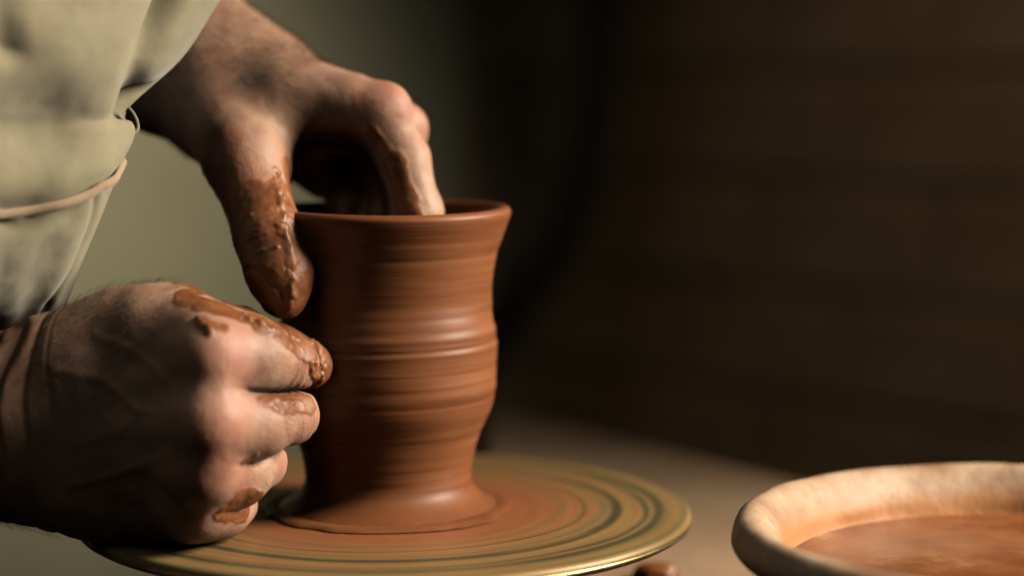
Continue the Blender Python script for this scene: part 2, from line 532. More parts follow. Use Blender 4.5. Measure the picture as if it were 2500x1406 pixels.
def build_setting():
    o = box('floor', (8, 8, 0.05), M_MORTAR, None, (0, 0, FLOOR_Z - 0.025))
    tag(o, kind='structure')
    # plain wall behind the potter
    o = box('back_wall', (3.2, 0.12, 3.4), M_WALL, None, (-1.36, 1.80, 0.9))
    tag(o, kind='structure')
    # brick wall behind the right half, turned towards the camera
    p0 = np.array([0.02, 1.735]); p1 = np.array([0.98, 0.62])
    d = p1 - p0; Lw = np.linalg.norm(d); ang = math.atan2(d[1], d[0])
    wall = box('brick_wall', (Lw, 0.08, 2.6), M_JOINT, None, (*((p0 + p1) / 2), 0.55))
    wall.rotation_euler.z = ang
    tag(wall, kind='structure')
    # unseen blocker added off frame to shade the far part of the table
    p2, p3 = np.array([1.02, 0.60]), np.array([0.555, 0.074])
    d2 = p3 - p2
    o = box('shade_blocker', (np.linalg.norm(d2), 0.06, 2.6), M_WALL, None, (*((p2 + p3) / 2), 0.55))
    o.rotation_euler.z = math.atan2(d2[1], d2[0])
    tag(o, kind='structure')
    bl, bh, gap = 0.235, 0.112, 0.014
    bm = bmesh.new()
    bmesh.ops.create_cube(bm, size=1.0)
    bmesh.ops.scale(bm, vec=(bl - gap, 0.03, bh - gap), verts=bm.verts)
    bmesh.ops.bevel(bm, geom=list(bm.edges), offset=0.004, segments=1, affect='EDGES')
    bme = bpy.data.meshes.new('brick'); bm.to_mesh(bme); bm.free()
    bme.materials.append(M_BRICK)
    zc = 0.172 - 0.55
    for row in range(-4, 4):
        x = -Lw / 2 + bl / 2 + (0.5 * bl if row % 2 else 0) + 0.01
        while x < Lw / 2 - bl / 2:
            b = bpy.data.objects.new('brick', bme)
            COL.objects.link(b)
            b.parent = wall
            b.location = (x, -0.0272 - random.uniform(0, 0.002), zc + (row + 0.5) * bh)
            b.rotation_euler = (random.uniform(-.012, .012), random.uniform(-.006, .006), random.uniform(-.012, .012))
            x += bl
    # dark hose hanging in front of the corner
    h = tube('hanging_hose', [(0.145, 1.30, 0.75), (0.14, 1.30, 0.30), (0.13, 1.29, 0.12), (0.095, 1.28, 0.0), (0.04, 1.28, -0.07), (-0.02, 1.30, -0.20),
                              (-0.05, 1.32, -0.45), (-0.05, 1.34, FLOOR_Z + 0.001)],
             0.024, M_DARK, None, 12, 60)
    tag(h, 'dark blurred hose hanging down in front of the wall behind the vase', 'hose')
    # work table with the wheel in it; its far edge runs at a slant
    A = P(1300, 1000, 0); B = P(1940, 1165, 0)
    def on_table(px, py):
        q = P(px, py, 0) - CAM
        t = (TABLE_Z - CAM[2]) / q[2]
        return CAM + q * t
    a, b = on_table(1300, 1012), on_table(1940, 1168)
    dd = (b - a) / np.linalg.norm(b - a)
    e1 = b + dd * 0.45
    e0 = a - dd * ((a[0] - 0.035) / dd[0])
    top = [(e0[0], e0[1]), (e1[0], e1[1]), (e1[0] + 0.02, -0.215), (0.135, -0.215), (0.035, 0.06)]
    t = empty('work_table', (0, 0, FLOOR_Z))
    bm = bmesh.new()
    lo = [bm.verts.new((x, y, TABLE_Z - 0.03 - FLOOR_Z)) for x, y in top]
    hi = [bm.verts.new((x, y, TABLE_Z - FLOOR_Z)) for x, y in top]
    bm.faces.new(hi[::-1]); bm.faces.new(lo)
    for k in range(5):
        bm.faces.new((lo[k], hi[k], hi[(k + 1) % 5], lo[(k + 1) % 5]))
    bmesh.ops.recalc_face_normals(bm, faces=bm.faces)
    bmesh.ops.bevel(bm, geom=list(bm.edges), offset=0.003, segments=2, affect='EDGES')
    me = bpy.data.meshes.new('table_top'); bm.to_mesh(me); bm.free()
    link('table_top', me, M_TABLE, t)
    cx = sum(x for x, y in top) / 5; cy = sum(y for x, y in top) / 5
    for x, y in top[:4]:
        px, py = x + (cx - x) * 0.12, y + (cy - y) * 0.12
        hgt = TABLE_Z - 0.031 - FLOOR_Z
        box('leg', (0.05, 0.05, hgt), M_DARK, t, (px, py, hgt / 2), 0.004)
    tag(t, 'dusty brown work table beside the wheel with the bowl on it', 'table')


build_setting()

# ------------------------------------------------------------------ wheel and pot
WR = 0.120


def build_wheel():
    w = empty('potters_wheel', (0, 0, TABLE_Z))
    z0 = -TABLE_Z
    prof = [(0.0005, -0.0002)] + [(r, -0.0002) for r in np.linspace(0.02, 0.1170, 40)]
    for k in range(1, 9):
        a = math.pi / 2 * k / 8
        prof.append((0.1170 + 0.0022 * math.sin(a), -0.0024 + 0.0022 * math.cos(a)))
    prof = [(r, z + z0) for r, z in prof]
    rr = np.random.default_rng(3)

    def wob(R, Z, A):
        n = vnoise(np.column_stack([R.ravel() * 900, np.cos(A).ravel() * 1.5 + 9, np.sin(A).ravel() * 1.5 + 9])).reshape(R.shape)
        Z = Z + np.where((R > 0.02) & (R < 0.115), (n - 0.5) * 0.0004, 0)
        return R, Z
    lathe('wheel_head', prof, 192, M_WHEEL, w, None, wob)
    edge = [(0.1190, -0.0021), (0.1199, -0.0024), (0.1202, -0.0031), (0.1197, -0.0040), (0.117, -0.0056), (0.10, -0.0095), (0.03, -0.012)]
    lathe('rim_band', [(r, z + z0) for r, z in edge], 160, M_METAL, w)
    lathe('shaft', [(0.026, z0 - 0.011), (0.026, -0.10), (0.028, -0.105), (0.028, FLOOR_Z - TABLE_Z + 0.03)], 48, M_DARK, w)
    lathe('foot', [(0.029, FLOOR_Z - TABLE_Z + 0.04), (0.20, FLOOR_Z - TABLE_Z + 0.02), (0.21, FLOOR_Z - TABLE_Z + 0.001)], 48, M_DARK, w)
    tag(w, 'round metal wheel head streaked with rings of clay under the pot', 'potter\'s wheel')


build_wheel()

# right outline of the pot in the photograph: (pixel radius from the axis, pixel row)
OUT = [(303, 512), (306, 519), (303, 532), (294, 556), (282, 584), (271, 622), (262, 670), (257, 720), (257, 752), (261, 790), (267, 832),
       (268, 880), (267, 930), (264, 968), (257, 1004), (242, 1042), (226, 1080), (214, 1120), (207, 1158), (206, 1190), (216, 1214), (240, 1236), (268, 1252)]


def pot_profile():
    out = []
    for r, y in OUT:
        p = P(942 + r, y, 0)
        out.append((p[0], p[2]))
    # vertical position: rows of the silhouette lie at Y = 0
    out = np.array(out)
    zt, zb = out[0, 1], out[-1, 1]
    out[:, 1] = zt - (zt - out[:, 1]) * (zt - 0.0015) / (zt - zb)
    return out


def build_pot():
    o = pot_profile()
    fine = resample(o[1:], 330)
    # throwing ridges
    z = fine[:, 1]
    g = np.zeros_like(z)
    rr = np.random.default_rng(5)
    zz = 0.012
    while zz < 0.112:
        wdt = rr.uniform(0.0005, 0.0017)
        amp = rr.uniform(-0.00028, 0.00036) * (1.0 if 0.03 < zz < 0.085 else 0.55)
        g += amp * np.exp(-((z - zz) / wdt) ** 2)
        zz += rr.uniform(0.0006, 0.0019)
    for zc, a, wd in ((0.0665, -0.0006, 0.0007), (0.0645, 0.0005, 0.0009), (0.0705, 0.0007, 0.0013), (0.0475, 0.0006, 0.0011),
                      (0.0505, -0.0004, 0.001), (0.0435, 0.0005, 0.0009), (0.1005, -0.0004, 0.0008), (0.034, -0.0005, 0.001)):
        g += a * np.exp(-((z - zc) / wd) ** 2)
    fine[:, 0] += g * 0.38
    rim_z = fine[0, 1]
    # round lip then the inside wall
    ro = fine[0, 0]
    lip = []
    for k in range(1, 10):
        a = math.pi * k / 10
        lip.append((ro - 0.0026 + 0.0026 * math.cos(a), rim_z + 0.0022 * math.sin(a)))
    inner = [(r - 0.0052, zz) for r, zz in fine[8::10]]
    inner = [(max(r, 0.02), max(zz, 0.008)) for r, zz in inner if zz > 0.016] + [(0.027, 0.0095), (0.015, 0.008), (0.0003, 0.008)]
    foot = [(fine[-1, 0] + 0.0012, 0.0011), (fine[-1, 0] + 0.0005, 0.0003)]
    prof = inner[::-1] + lip[::-1] + [tuple(p) for p in fine] + foot

    first = len(inner) + len(lip)
    zs, gs = fine[::-1, 1], (g * 0.38)[::-1]

    def wob(R, Z, A):
        # the throwing lines climb round the wall as a spiral (its seam lies at the back)
        turn = ((A - math.pi / 2) % (2 * math.pi)) / (2 * math.pi) - 0.62
        sl = slice(first, first + len(fine))
        R = R.copy()
        R[sl] += np.interp(Z[sl] - 0.0042 * turn[sl], zs, gs) - np.interp(Z[sl], zs, gs)
        c, s = np.cos(A), np.sin(A)
        n = vnoise(np.column_stack([Z.ravel() * 160 + 5, c.ravel() * 1.2 + 20, s.ravel() * 1.2 + 20])).reshape(R.shape)
        low = np.sin(A + 0.7) * 0.0003 + np.sin(2 * A + Z * 30) * 0.0002
        k = np.clip((Z - 0.002) / 0.01, 0, 1)
        R2 = R + np.where(R > 0.015, (n - 0.5) * 0.0006 + low, 0) * k
        # ragged foot where the clay meets the wheel
        ff = np.clip((0.0034 - Z) / 0.0022, 0, 1) * (R > 0.034)
        rag = vnoise(np.column_stack([c.ravel() * 4 + 30, s.ravel() * 4 + 30, Z.ravel() * 50])).reshape(R.shape)
        rag2 = vnoise(np.column_stack([c.ravel() * 14 + 30, s.ravel() * 14 + 30, Z.ravel() * 50])).reshape(R.shape)
        R2 = R2 + ff * ((rag - 0.5) * 0.0018 + (rag2 - 0.5) * 0.0006)
        Z2 = Z + np.where(Z > 0.115, np.sin(A * 2 + 1.0) * 0.0004, 0)
        return R2, Z2
    v = lathe('clay_vase', prof, 288, M_POT, None, None, wob)
    tag(v, 'red brown wet clay vase with flared rim turning on the wheel', 'vase')
    # thin slab of slip squeezed out round the foot
    prof2 = [(0.036, 0.0004), (0.036, 0.0016), (0.0455, 0.0014), (0.0478, 0.0009), (0.0486, 0.0003)]

    def wob2(R, Z, A):
        c, s = np.cos(A), np.sin(A)
        n = vnoise(np.column_stack([c.ravel() * 3 + 9, s.ravel() * 3 + 3, Z.ravel()])).reshape(R.shape)
        n2 = vnoise(np.column_stack([c.ravel() * 11 + 9, s.ravel() * 11 + 30, Z.ravel()])).reshape(R.shape)
        return R + (R > 0.04) * ((n - 0.5) * 0.004 + (n2 - 0.5) * 0.0012), Z
    lathe('foot_ring', prof2, 192, M_POT, v, None, wob2)


build_pot()


# ------------------------------------------------------------------ bowl of slip
def build_bowl():
    c = P(2565, 1290, -95)
    b = empty('slip_bowl', (c[0], c[1], TABLE_Z))
    K = 1.115
    H = c[2] - TABLE_Z
    prof = [(0.001, 0.0005), (0.055, 0.0005), (0.060, 0.003), (0.072, H * 0.35), (0.086, H * 0.68), (0.0935, H - 0.013), (0.0975, H - 0.009), (0.0992, H - 0.004),
            (0.0980, H + 0.0005), (0.0945, H + 0.0028), (0.0905, H + 0.0018), (0.0865, H - 0.003), (0.0835, H - 0.009), (0.081, H - 0.016), (0.076, H * 0.6),
            (0.066, H * 0.3), (0.05, 0.009), (0.001, 0.007)]
    fine = resample([(r * K, z) for r, z in prof], 90)

    def wob(Rr, Z, A):
        n = vnoise(np.column_stack([np.cos(A).ravel() * 5 + 12, np.sin(A).ravel() * 5 + 12, Z.ravel() * 120])).reshape(Rr.shape)
        return Rr + np.where(Rr > 0.06, (n - 0.5) * 0.0024, 0), Z + np.where(Rr > 0.09, (n - 0.5) * 0.0012, 0)
    body = lathe('bowl_body', fine - np.array([0, H]), 160, M_BOWL, b, (0, 0, H), wob)
    tag(b, 'cream bowl smeared with clay at the lower right, filled with slip', 'bowl')
    # the slip in it
    rr = np.linspace(0.0004, 0.0808 * K, 30)
    zz = np.where(rr > 0.077 * K, (rr - 0.077 * K) ** 2 * 60, 0)
    s = lathe('watery_slip', np.column_stack([rr, zz]), 120, M_SLIP, None, (c[0], c[1], c[2] - 0.0155))
    tag(s, 'watery brown clay slip filling the cream bowl', 'slip')


build_bowl()


# ------------------------------------------------------------------ signed-distance modelling of arms and hands
def roundcone(p, a, b, r1, r2):
    a = np.asarray(a, np.float32); b = np.asarray(b, np.float32)
    ba = b - a
    l2 = float(ba @ ba)
    rr = r1 - r2
    a2 = l2 - rr * rr
    if a2 <= 1e-12:
        return np.linalg.norm(p - a, axis=1) - r1
    il2 = 1.0 / l2
    pa = p - a
    y = pa @ ba
    z = y - l2
    x2 = ((pa * l2 - y[:, None] * ba) ** 2).sum(1)
    y2 = y * y * l2
    z2 = z * z * l2
    k = math.copysign(1, rr) * rr * rr * x2
    c1 = np.sign(z) * a2 * z2 > k
    c2 = np.sign(y) * a2 * y2 < k
    d = (np.sqrt(x2 * a2 * il2) + y * rr) * il2 - r1
    d = np.where(c2, np.sqrt(x2 + y2) * il2 - r1, d)
    d = np.where(c1, np.sqrt(x2 + z2) * il2 - r2, d)
    return d


def smin(a, b, k):
    h = np.maximum(k - np.abs(a - b), 0) / k
    return np.minimum(a, b) - h * h * k * 0.25


def smax(a, b, k):
    return -smin(-a, -b, k)


def chain(p, pts, k=0.004):
    """pts: list of (point, radius); smooth chain of round cones"""
    d = None
    for (a, ra), (b, rb) in zip(pts[:-1], pts[1:]):
        q = roundcone(p, a, b, ra, rb)
        d = q if d is None else smin(d, q, k)
    return d


def ellipsoid(p, c, axes, radii):
    """axes: 3x3 rows"""
    q = (p - np.asarray(c, np.float32)) @ np.asarray(axes, np.float32).T
    r = np.asarray(radii, np.float32)
    k0 = np.linalg.norm(q / r, axis=1)
    k1 = np.linalg.norm(q / (r * r), axis=1)
    return k0 * (k0 - 1.0) / np.maximum(k1, 1e-9)


def surface_nets(sdf, lo, hi, h):
    lo = np.array(lo, np.float32); hi = np.array(hi, np.float32)
    n = np.ceil((hi - lo) / h).astype(int) + 1
    c = 4
    nc = np.ceil(n / c).astype(int) + 1
    ax = [lo[k] + np.arange(nc[k], dtype=np.float32) * h * c for k in range(3)]
    G = np.stack(np.meshgrid(*ax, indexing='ij'), -1).reshape(-1, 3)
    D = sdf(G).reshape(nc)
    near = np.abs(D) < h * c * 2.2
    idx = [np.minimum(np.round(np.arange(n[k]) / c).astype(int), nc[k] - 1) for k in range(3)]
    m = near[np.ix_(*idx)]
    F = D[np.ix_(*idx)].copy()
    I = np.argwhere(m)
    pts = lo + I.astype(np.float32) * h
    vals = np.empty(len(pts), np.float32)
    for s in range(0, len(pts), 400000):
        vals[s:s + 400000] = sdf(pts[s:s + 400000])
    F[m] = vals
    S = F < 0
    cells = np.zeros(n - 1, np.int8)
    for dx in (0, 1):
        for dy in (0, 1):
            for dz in (0, 1):
                cells += S[dx:n[0] - 1 + dx, dy:n[1] - 1 + dy, dz:n[2] - 1 + dz]
    act = (cells > 0) & (cells < 8)
    C = np.argwhere(act)
    vid = -np.ones(n - 1, np.int64)
    vid[act] = np.arange(len(C))
    acc = np.zeros((len(C), 3), np.float32)
    cnt = np.zeros(len(C), np.float32)
    corners = [(x, y, z) for x in (0, 1) for y in (0, 1) for z in (0, 1)]
    for a in corners:
        for k in range(3):
            if a[k]: continue
            b = list(a); b[k] = 1
            fa = F[C[:, 0] + a[0], C[:, 1] + a[1], C[:, 2] + a[2]]
            fb = F[C[:, 0] + b[0], C[:, 1] + b[1], C[:, 2] + b[2]]
            cr = (fa < 0) != (fb < 0)
            t = np.where(cr, fa / np.where(cr, fa - fb, 1), 0)
            pos = np.tile(np.array(a, np.float32), (len(C), 1))
            pos[:, k] += t
            acc += pos * cr[:, None]
            cnt += cr
    V = lo + (C + acc / cnt[:, None]) * h
    faces = []
    for k in range(3):
        u, w = (k + 1) % 3, (k + 2) % 3
        sl0 = [slice(None)] * 3; sl1 = [slice(None)] * 3
        sl0[k] = slice(0, -1); sl1[k] = slice(1, None)
        s0, s1 = S[tuple(sl0)], S[tuple(sl1)]
        E = np.argwhere(s0 != s1)
        E = E[(E[:, u] > 0) & (E[:, w] > 0) & (E[:, u] < n[u] - 1) & (E[:, w] < n[w] - 1)]
        flip = s0[E[:, 0], E[:, 1], E[:, 2]]
        def at(du, dw):
            q = E.copy(); q[:, u] += du; q[:, w] += dw
            return vid[q[:, 0], q[:, 1], q[:, 2]]
        f = np.stack([at(-1, -1), at(0, -1), at(0, 0), at(-1, 0)], 1)
        f[~flip] = f[~flip][:, ::-1]
        faces.append(f)
    Fc = np.vstack(faces)
    Fc = Fc[(Fc >= 0).all(1)]
    return V, Fc


def vert_normals(V, F):
    a = V[F[:, 1]] - V[F[:, 0]]; b = V[F[:, 3]] - V[F[:, 0]]
    n = np.cross(a, b)
    N_ = np.zeros_like(V)
    for k in range(4):
        np.add.at(N_, F[:, k], n)
    return N_ / np.maximum(np.linalg.norm(N_, axis=1), 1e-12)[:, None]


def capd(p, a, b):
    a = np.asarray(a, np.float32); b = np.asarray(b, np.float32)
    ba = b - a
    t = np.clip(((p - a) @ ba) / max(float(ba @ ba), 1e-12), 0, 1)
    return np.linalg.norm(p - a - t[:, None] * ba, axis=1)


mm = 0.001


def J(px, py, Y, r):
    return (P(px, py, Y).astype(np.float32), r * mm)


# ---- the right hand: closed loosely, its back towards the camera
R_EL = (np.array([-0.385, -0.150, -0.035], np.float32), 0.044)
R_F2 = J(-420, 1055, -66, 31)
R_W0 = J(-40, 1052, -60, 26)
R_W = J(90, 1040, -58, 27)
R_MCP = [J(512, 872, -88, 12.4), J(508, 1030, -93, 12.4), J(497, 1146, -87, 11.8), J(478, 1230, -76, 10.8)]
R_MID = [J(615, 873, -77, 12.3), J(622, 1036, -81, 11.2), J(590, 1150, -72, 10.2), J(545, 1240, -60, 9.3)]
R_PIP = [J(704, 890, -64, 10.2), J(708, 1014, -66, 9.7), J(632, 1128, -56, 9.4), J(566, 1230, -48, 8.6)]
R_DIP = [J(672, 905, -36, 9.3), J(655, 1040, -38, 9.2), J(590, 1140, -32, 8.6), J(525, 1225, -28, 7.8)]
R_TIP = [J(590, 915, -34, 8.2), J(560, 1045, -40, 8.2), J(510, 1135, -38, 7.8), J(465, 1215, -40, 7.2)]
R_TH = [J(300, 830, -58, 14), J(422, 790, -60, 11.8), J(585, 818, -46, 10.3), J(690, 868, -44, 9.4), J(752, 892, -42, 8.6)]


def sdf_right(p):
    d = chain(p, [R_EL, R_F2, R_W0], 0.02)
    # the wrist is broad and flat: two parallel bones
    up = chain(p, [J(-300, 1025, -64, 23), J(20, 980, -60, 19.5), J(190, 905, -64, 17)], 0.01)
    lo = chain(p, [J(-300, 1095, -60, 24), J(30, 1115, -56, 19), J(190, 1165, -62, 16)], 0.01)
    d = smin(smin(d, up, 0.014), lo, 0.014)
    palm = None
    roots = [J(170, 925, -60, 16), J(170, 1005, -64, 17), J(175, 1085, -62, 17), J(180, 1160, -56, 16)]
    for (rp, rr_), (mp, mr) in zip(roots, R_MCP):
        # flesh on the palm side of each bone
        c = roundcone(p, rp, mp + np.array([0, 0.004, 0], np.float32), rr_, mr * 0.98)
        palm = c if palm is None else smin(palm, c, 0.012)
    palm = smin(palm, roundcone(p, *[x for q in (J(160, 1040, -44, 20), J(470, 1100, -62, 18)) for x in (q[0],)] , 0.020, 0.018), 0.016)
    # heel of the hand and the little finger's side
    palm = smin(palm, chain(p, [J(120, 1160, -50, 12), J(300, 1222, -56, 14), J(440, 1238, -64, 12)], 0.01), 0.012)
    # thumb side
    palm = smin(palm, chain(p, [J(140, 880, -56, 16), J(300, 822, -60, 15), J(430, 812, -66, 12)], 0.01), 0.012)
    d = smin(d, palm, 0.016)
    za, zb = P(618, 1120, -75), P(560, 1240, -65)
    xw = za[0] + np.clip((za[2] - p[:, 2]) / (za[2] - zb[2]), 0, 1.5) * (zb[0] - za[0])
    wq = np.clip((xw - p[:, 0]) / 0.008 + 0.2, 0, 1)
    wq = (wq * wq * (3 - 2 * wq)).astype(np.float32)
    fing = None
    for k in range(4):
        m, q, t, e = R_MCP[k], R_PIP[k], R_DIP[k], R_TIP[k]
        mid = R_MID[k]
        c = chain(p, [m, mid, q], 0.006)
        c = smin(c, chain(p, [q, t, e], 0.003), 0.004)
        # webbed at the root, apart beyond it
        if fing is None:
            fing = c
        else:
            kk = 0.0008 + 0.0095 * wq
            h_ = np.maximum(kk - np.abs(fing - c), 0) / kk
            gr = 0.0019 * np.exp(-((fing - c) / 0.0013) ** 2) * (1 - wq)
            fing = np.minimum(fing, c) - h_ * h_ * kk * 0.25 + gr
    d = smin(d, fing, 0.009)
    root = chain(p, R_TH[:3], 0.006)
    root = smin(root, roundcone(p, R_TH[1][0], P(520, 850, -64).astype(np.float32), 0.0105, 0.010), 0.008)
    # muscle that spans thumb and index finger
    root = smin(root, chain(p, [J(360, 800, -72, 12), J(480, 812, -76, 11), J(590, 836, -70, 9.5)], 0.006), 0.010)
    d = smin(d, root, 0.010)
    d = smin(d, chain(p, R_TH[2:], 0.005), 0.0012)
    # knuckle heads push through the skin
    for k, (mp, mr) in enumerate(R_MCP):
        d = smin(d, np.linalg.norm(p - (mp + np.array([0.000, -0.0034, 0.001], np.float32)), axis=1) - mr * 0.72, 0.010)
    return d


# ---- the left hand: thumb outside the pot, fingers inside it
L_EL = (np.array([-0.30, 0.125, 0.315], np.float32), 0.042)
L_W0 = J(390, 85, 48, 26)
L_W = J(500, 170, 36, 25)
L_MCP = [J(924, 282, 2, 10.8), J(966, 325, 22, 10.5), J(930, 335, 40, 10.5), J(860, 350, 54, 9.5)]
L_PIP = [J(1018, 520, -4, 9.6), J(1008, 545, 15, 9.6), J(935, 535, 24, 9.4), J(850, 510, 26, 8.8)]
L_DIP = [J(985, 650, -8, 8.5), J(990, 700, 11, 8.5), J(925, 680, 17, 8.2), J(860, 640, 18, 7.6)]
L_TIP = [J(960, 730, -10, 7.6), J(970, 800, 6, 7.6), J(920, 760, 12, 7.4), J(865, 710, 12, 7)]
L_TH = [J(518, 262, 20, 17.5), J(596, 388, -8, 14.6), J(655, 575, -32, 11.6), J(682, 660, -37, 11.4), J(693, 720, -39, 8.6)]


def sdf_left(p):
    d = chain(p, [L_EL, L_W0, L_W], 0.02)
    up = chain(p, [J(290, -50, 60, 24), J(500, 112, 44, 18.5), J(650, 172, 36, 15)], 0.01)
    lo = chain(p, [J(250, 90, 52, 25), J(390, 195, 40, 19), J(500, 262, 24, 16.5)], 0.01)
    d = smin(smin(d, up, 0.012), lo, 0.014)
    palm = None
    roots = [J(600, 205, 24, 16), J(610, 180, 36, 16), J(600, 190, 48, 16), J(580, 210, 58, 15)]
    for (rp, rr_), (mp, mr) in zip(roots, L_MCP):
        c = roundcone(p, rp, mp, rr_, mr * 0.98)
        palm = c if palm is None else smin(palm, c, 0.010)
    d = smin(d, palm, 0.014)
    # muscle between thumb and index, and the web
    web = chain(p, [J(560, 290, 18, 15), J(690, 250, 12, 12), J(850, 255, 4, 7.5)], 0.012)
    d = smin(d, web, 0.014)
    d = smin(d, roundcone(p, P(640, 270, 52).astype(np.float32), P(800, 405, 47).astype(np.float32), 0.017, 0.0135), 0.010)
    th = chain(p, L_TH, 0.006)
    # thenar on the palm side
    th = smin(th, roundcone(p, P(560, 270, 24).astype(np.float32), P(650, 420, 6).astype(np.float32), 0.016, 0.010), 0.012)
    th = smin(th, roundcone(p, P(630, 345, 0).astype(np.float32), P(740, 268, 10).astype(np.float32), 0.0095, 0.008), 0.008)
    d = smin(d, th, 0.0095)
    fing = None
    for k in range(4):
        c = chain(p, [L_MCP[k], ((L_MCP[k][0] + L_PIP[k][0]) / 2 + np.array([0.0022 if k == 0 else 0, 0, 0.002], np.float32), (L_MCP[k][1] + L_PIP[k][1]) * 0.475), L_PIP[k], L_DIP[k], L_TIP[k]], 0.004)
        fing = c if fing is None else smin(fing, c, 0.003)
    d = smin(d, fing, 0.005)
    for k, (mp, mr) in enumerate(L_MCP):
        d = smin(d, np.linalg.norm(p - (mp + np.array([0.004, -0.002, 0.003], np.float32)), axis=1) - mr * 0.75, 0.006)
    return d


def torso_sdf(p):
    d = chain(p, [(np.array([-0.50, 0.03, -0.28], np.float32), 0.17), (np.array([-0.46, 0.03, 0.05], np.float32), 0.15),
                  (np.array([-0.42, 0.03, 0.38], np.float32), 0.15)], 0.08)
    for s, el in ((-1, R_EL), (1, L_EL)):
        sh = np.array([-0.40, 0.03 + 0.19 * s, 0.46], np.float32)
        d = smin(d, roundcone(p, sh, el[0], 0.062, 0.045), 0.05)
    d = smin(d, chain(p, [R_EL, R_F2], 0.02) + 0.004, 0.01)
    d = smin(d, chain(p, [L_EL, (L_EL[0] * 0.5 + L_W0[0] * 0.5, 0.036)], 0.02) + 0.004, 0.01)
    return d


def relief_right(V, Nn):
    """skin folds at the wrist and the bent joints, tendons, veins; metres along the normal"""
    h = np.zeros(len(V), np.float32)
    ax = (P(300, 1050, -75) - P(-200, 1050, -62)); ax /= np.linalg.norm(ax)
    s = (V - P(0, 1050, -60)) @ ax
    z = V[:, 2]
    wig = (vnoise(V * 55) - 0.5) * 0.012
    reg = np.exp(-((s - 0.008) / 0.018) ** 2)
    for s0, amp, w in ((-0.009, 1.0, 0.0013), (0.0035, 1.0, 0.0013), (0.0115, 0.8, 0.0011), (0.020, 0.7, 0.0011), (0.027, 0.4, 0.001), (-0.02, .5, .0012)):
        ss = s + wig * 0.6 - s0
        h -= amp * 0.0007 * np.exp(-(ss / w) ** 2) * (vnoise(V * 40 + s0 * 900) * 0.9 + 0.35)
    h += 0.0005 * np.sin((s + wig) * 520) * reg * np.clip(vnoise(V * 30 + 4), 0, 1)
    # tendons
    for k in range(4):
        a = P(170, 990 + 45 * k, -75); b = R_MCP[k][0] + np.array([0, -0.008, 0.0])
        dd = capd(V, a, b)
        h += 0.0011 * np.exp(-(dd / 0.0045) ** 2)
    # veins on the back of the hand
    for path in ([(150, 900), (260, 930), (350, 1000), (450, 985)], [(200, 1080), (300, 1040), (350, 1000)], [(180, 1180), (300, 1150), (420, 1100)], [(230, 820), (330, 860), (430, 940)]):
        pts = resample([P(x, y, -82 - 0.05 * (x - 200)) for x, y in path], 10)
        k3 = np.array([1, 0.25, 1])
        dd = np.min([capd(V * k3, pts[k] * k3, pts[k + 1] * k3) for k in range(9)], axis=0)
        h += 0.00045 * np.exp(-(dd / 0.0018) ** 2) * (Nn[:, 1] < 0)
    # creases of the index and middle joints
    for k, n in ((0, 6), (1, 5), (2, 4)):
        q = R_PIP[k][0]; a = q - R_MCP[k][0]; a = a / np.linalg.norm(a)
        t = (V - q) @ a
        near = np.exp(-(np.linalg.norm(V - q, axis=1) / 0.0165) ** 4)
        wg = (vnoise(V * 170 + k * 7) - 0.5) * 0.004
        for j in range(n):
            t0 = (-0.0045, -0.0012, 0.0006, 0.0036, 0.0058, 0.0082)[j] + 0.0005 * k
            h -= near * (0.0004, 0.00026, 0.0002)[k] * np.exp(-((t + wg * 1.6 + (vnoise(V * 60 + j * 5) - 0.5) * 0.003 - t0) / (0.0004 + 0.00025 * (j % 2))) ** 2) * np.clip(vnoise(V * 110 + j * 11) * 2 - 0.3, 0, 1.3)
    h += (fbm(V * 220, 3) - 0.5) * 0.00035
    return h


def relief_left(V, Nn):
    h = (fbm(V * 200, 3) - 0.5) * 0.0004
    a = P(620, 200, 10); b = L_MCP[0][0] + np.array([0, 0, 0.008])
    h += 0.0006 * np.exp(-(capd(V, a, b) / 0.005) ** 2)
    # veins
    pts = resample([P(560, 180, 20), P(660, 215, 8), P(740, 260, 0), P(840, 240, -2)], 14)
    dd = np.min([capd(V, pts[k], pts[k + 1]) for k in range(13)], axis=0)
    h += 0.0006 * np.exp(-(dd / 0.0022) ** 2)
    # thumb joint folds
    q, a = L_TH[2][0], L_TH[3][0] - L_TH[2][0]
    a = a / np.linalg.norm(a)
    t = (V - q) @ a
    near = np.exp(-(np.linalg.norm(V - q, axis=1) / 0.016) ** 4)
    # nail under the clay
    ax = L_TH[4][0] - L_TH[2][0]; ax = ax / np.linalg.norm(ax)
    dors = np.array([-0.75, -0.62, 0.0]); dors -= ax * (dors @ ax); dors /= np.linalg.norm(dors)
    lat = np.cross(ax, dors)
    rel = V - P(678, 718, -40)
    e = np.sqrt(((rel @ ax) / 0.0105) ** 2 + ((rel @ lat) / 0.0084) ** 2)
    on = np.clip((rel @ dors) / 0.003, 0, 1)
    h -= on * 0.0011 * np.exp(-((e - 1.0) / 0.10) ** 2)
    h -= on * 0.0004 * np.clip(1 - e, 0, 1)
    for t0 in (-0.004, -0.0015, 0.001, 0.0035):
        h -= near * 0.0005 * np.exp(-((t + (vnoise(V * 140) - .5) * 0.004 - t0) / 0.0006) ** 2)
    return h


def snap(V, px, py, rad=0.0016):
    """nearest point of the skin along the sight line through a photo pixel"""
    a = P(px, py, -400); b = P(px, py, 300)
    d = (b - a) / np.linalg.norm(b - a)
    r = V - a
    t = r @ d
    off = np.linalg.norm(r - t[:, None] * d, axis=1)
    near = off < rad
    if not near.any():
        return V[np.argmin(off)]
    i = np.where(near)[0]
    return V[i[np.argmin(t[i])]]


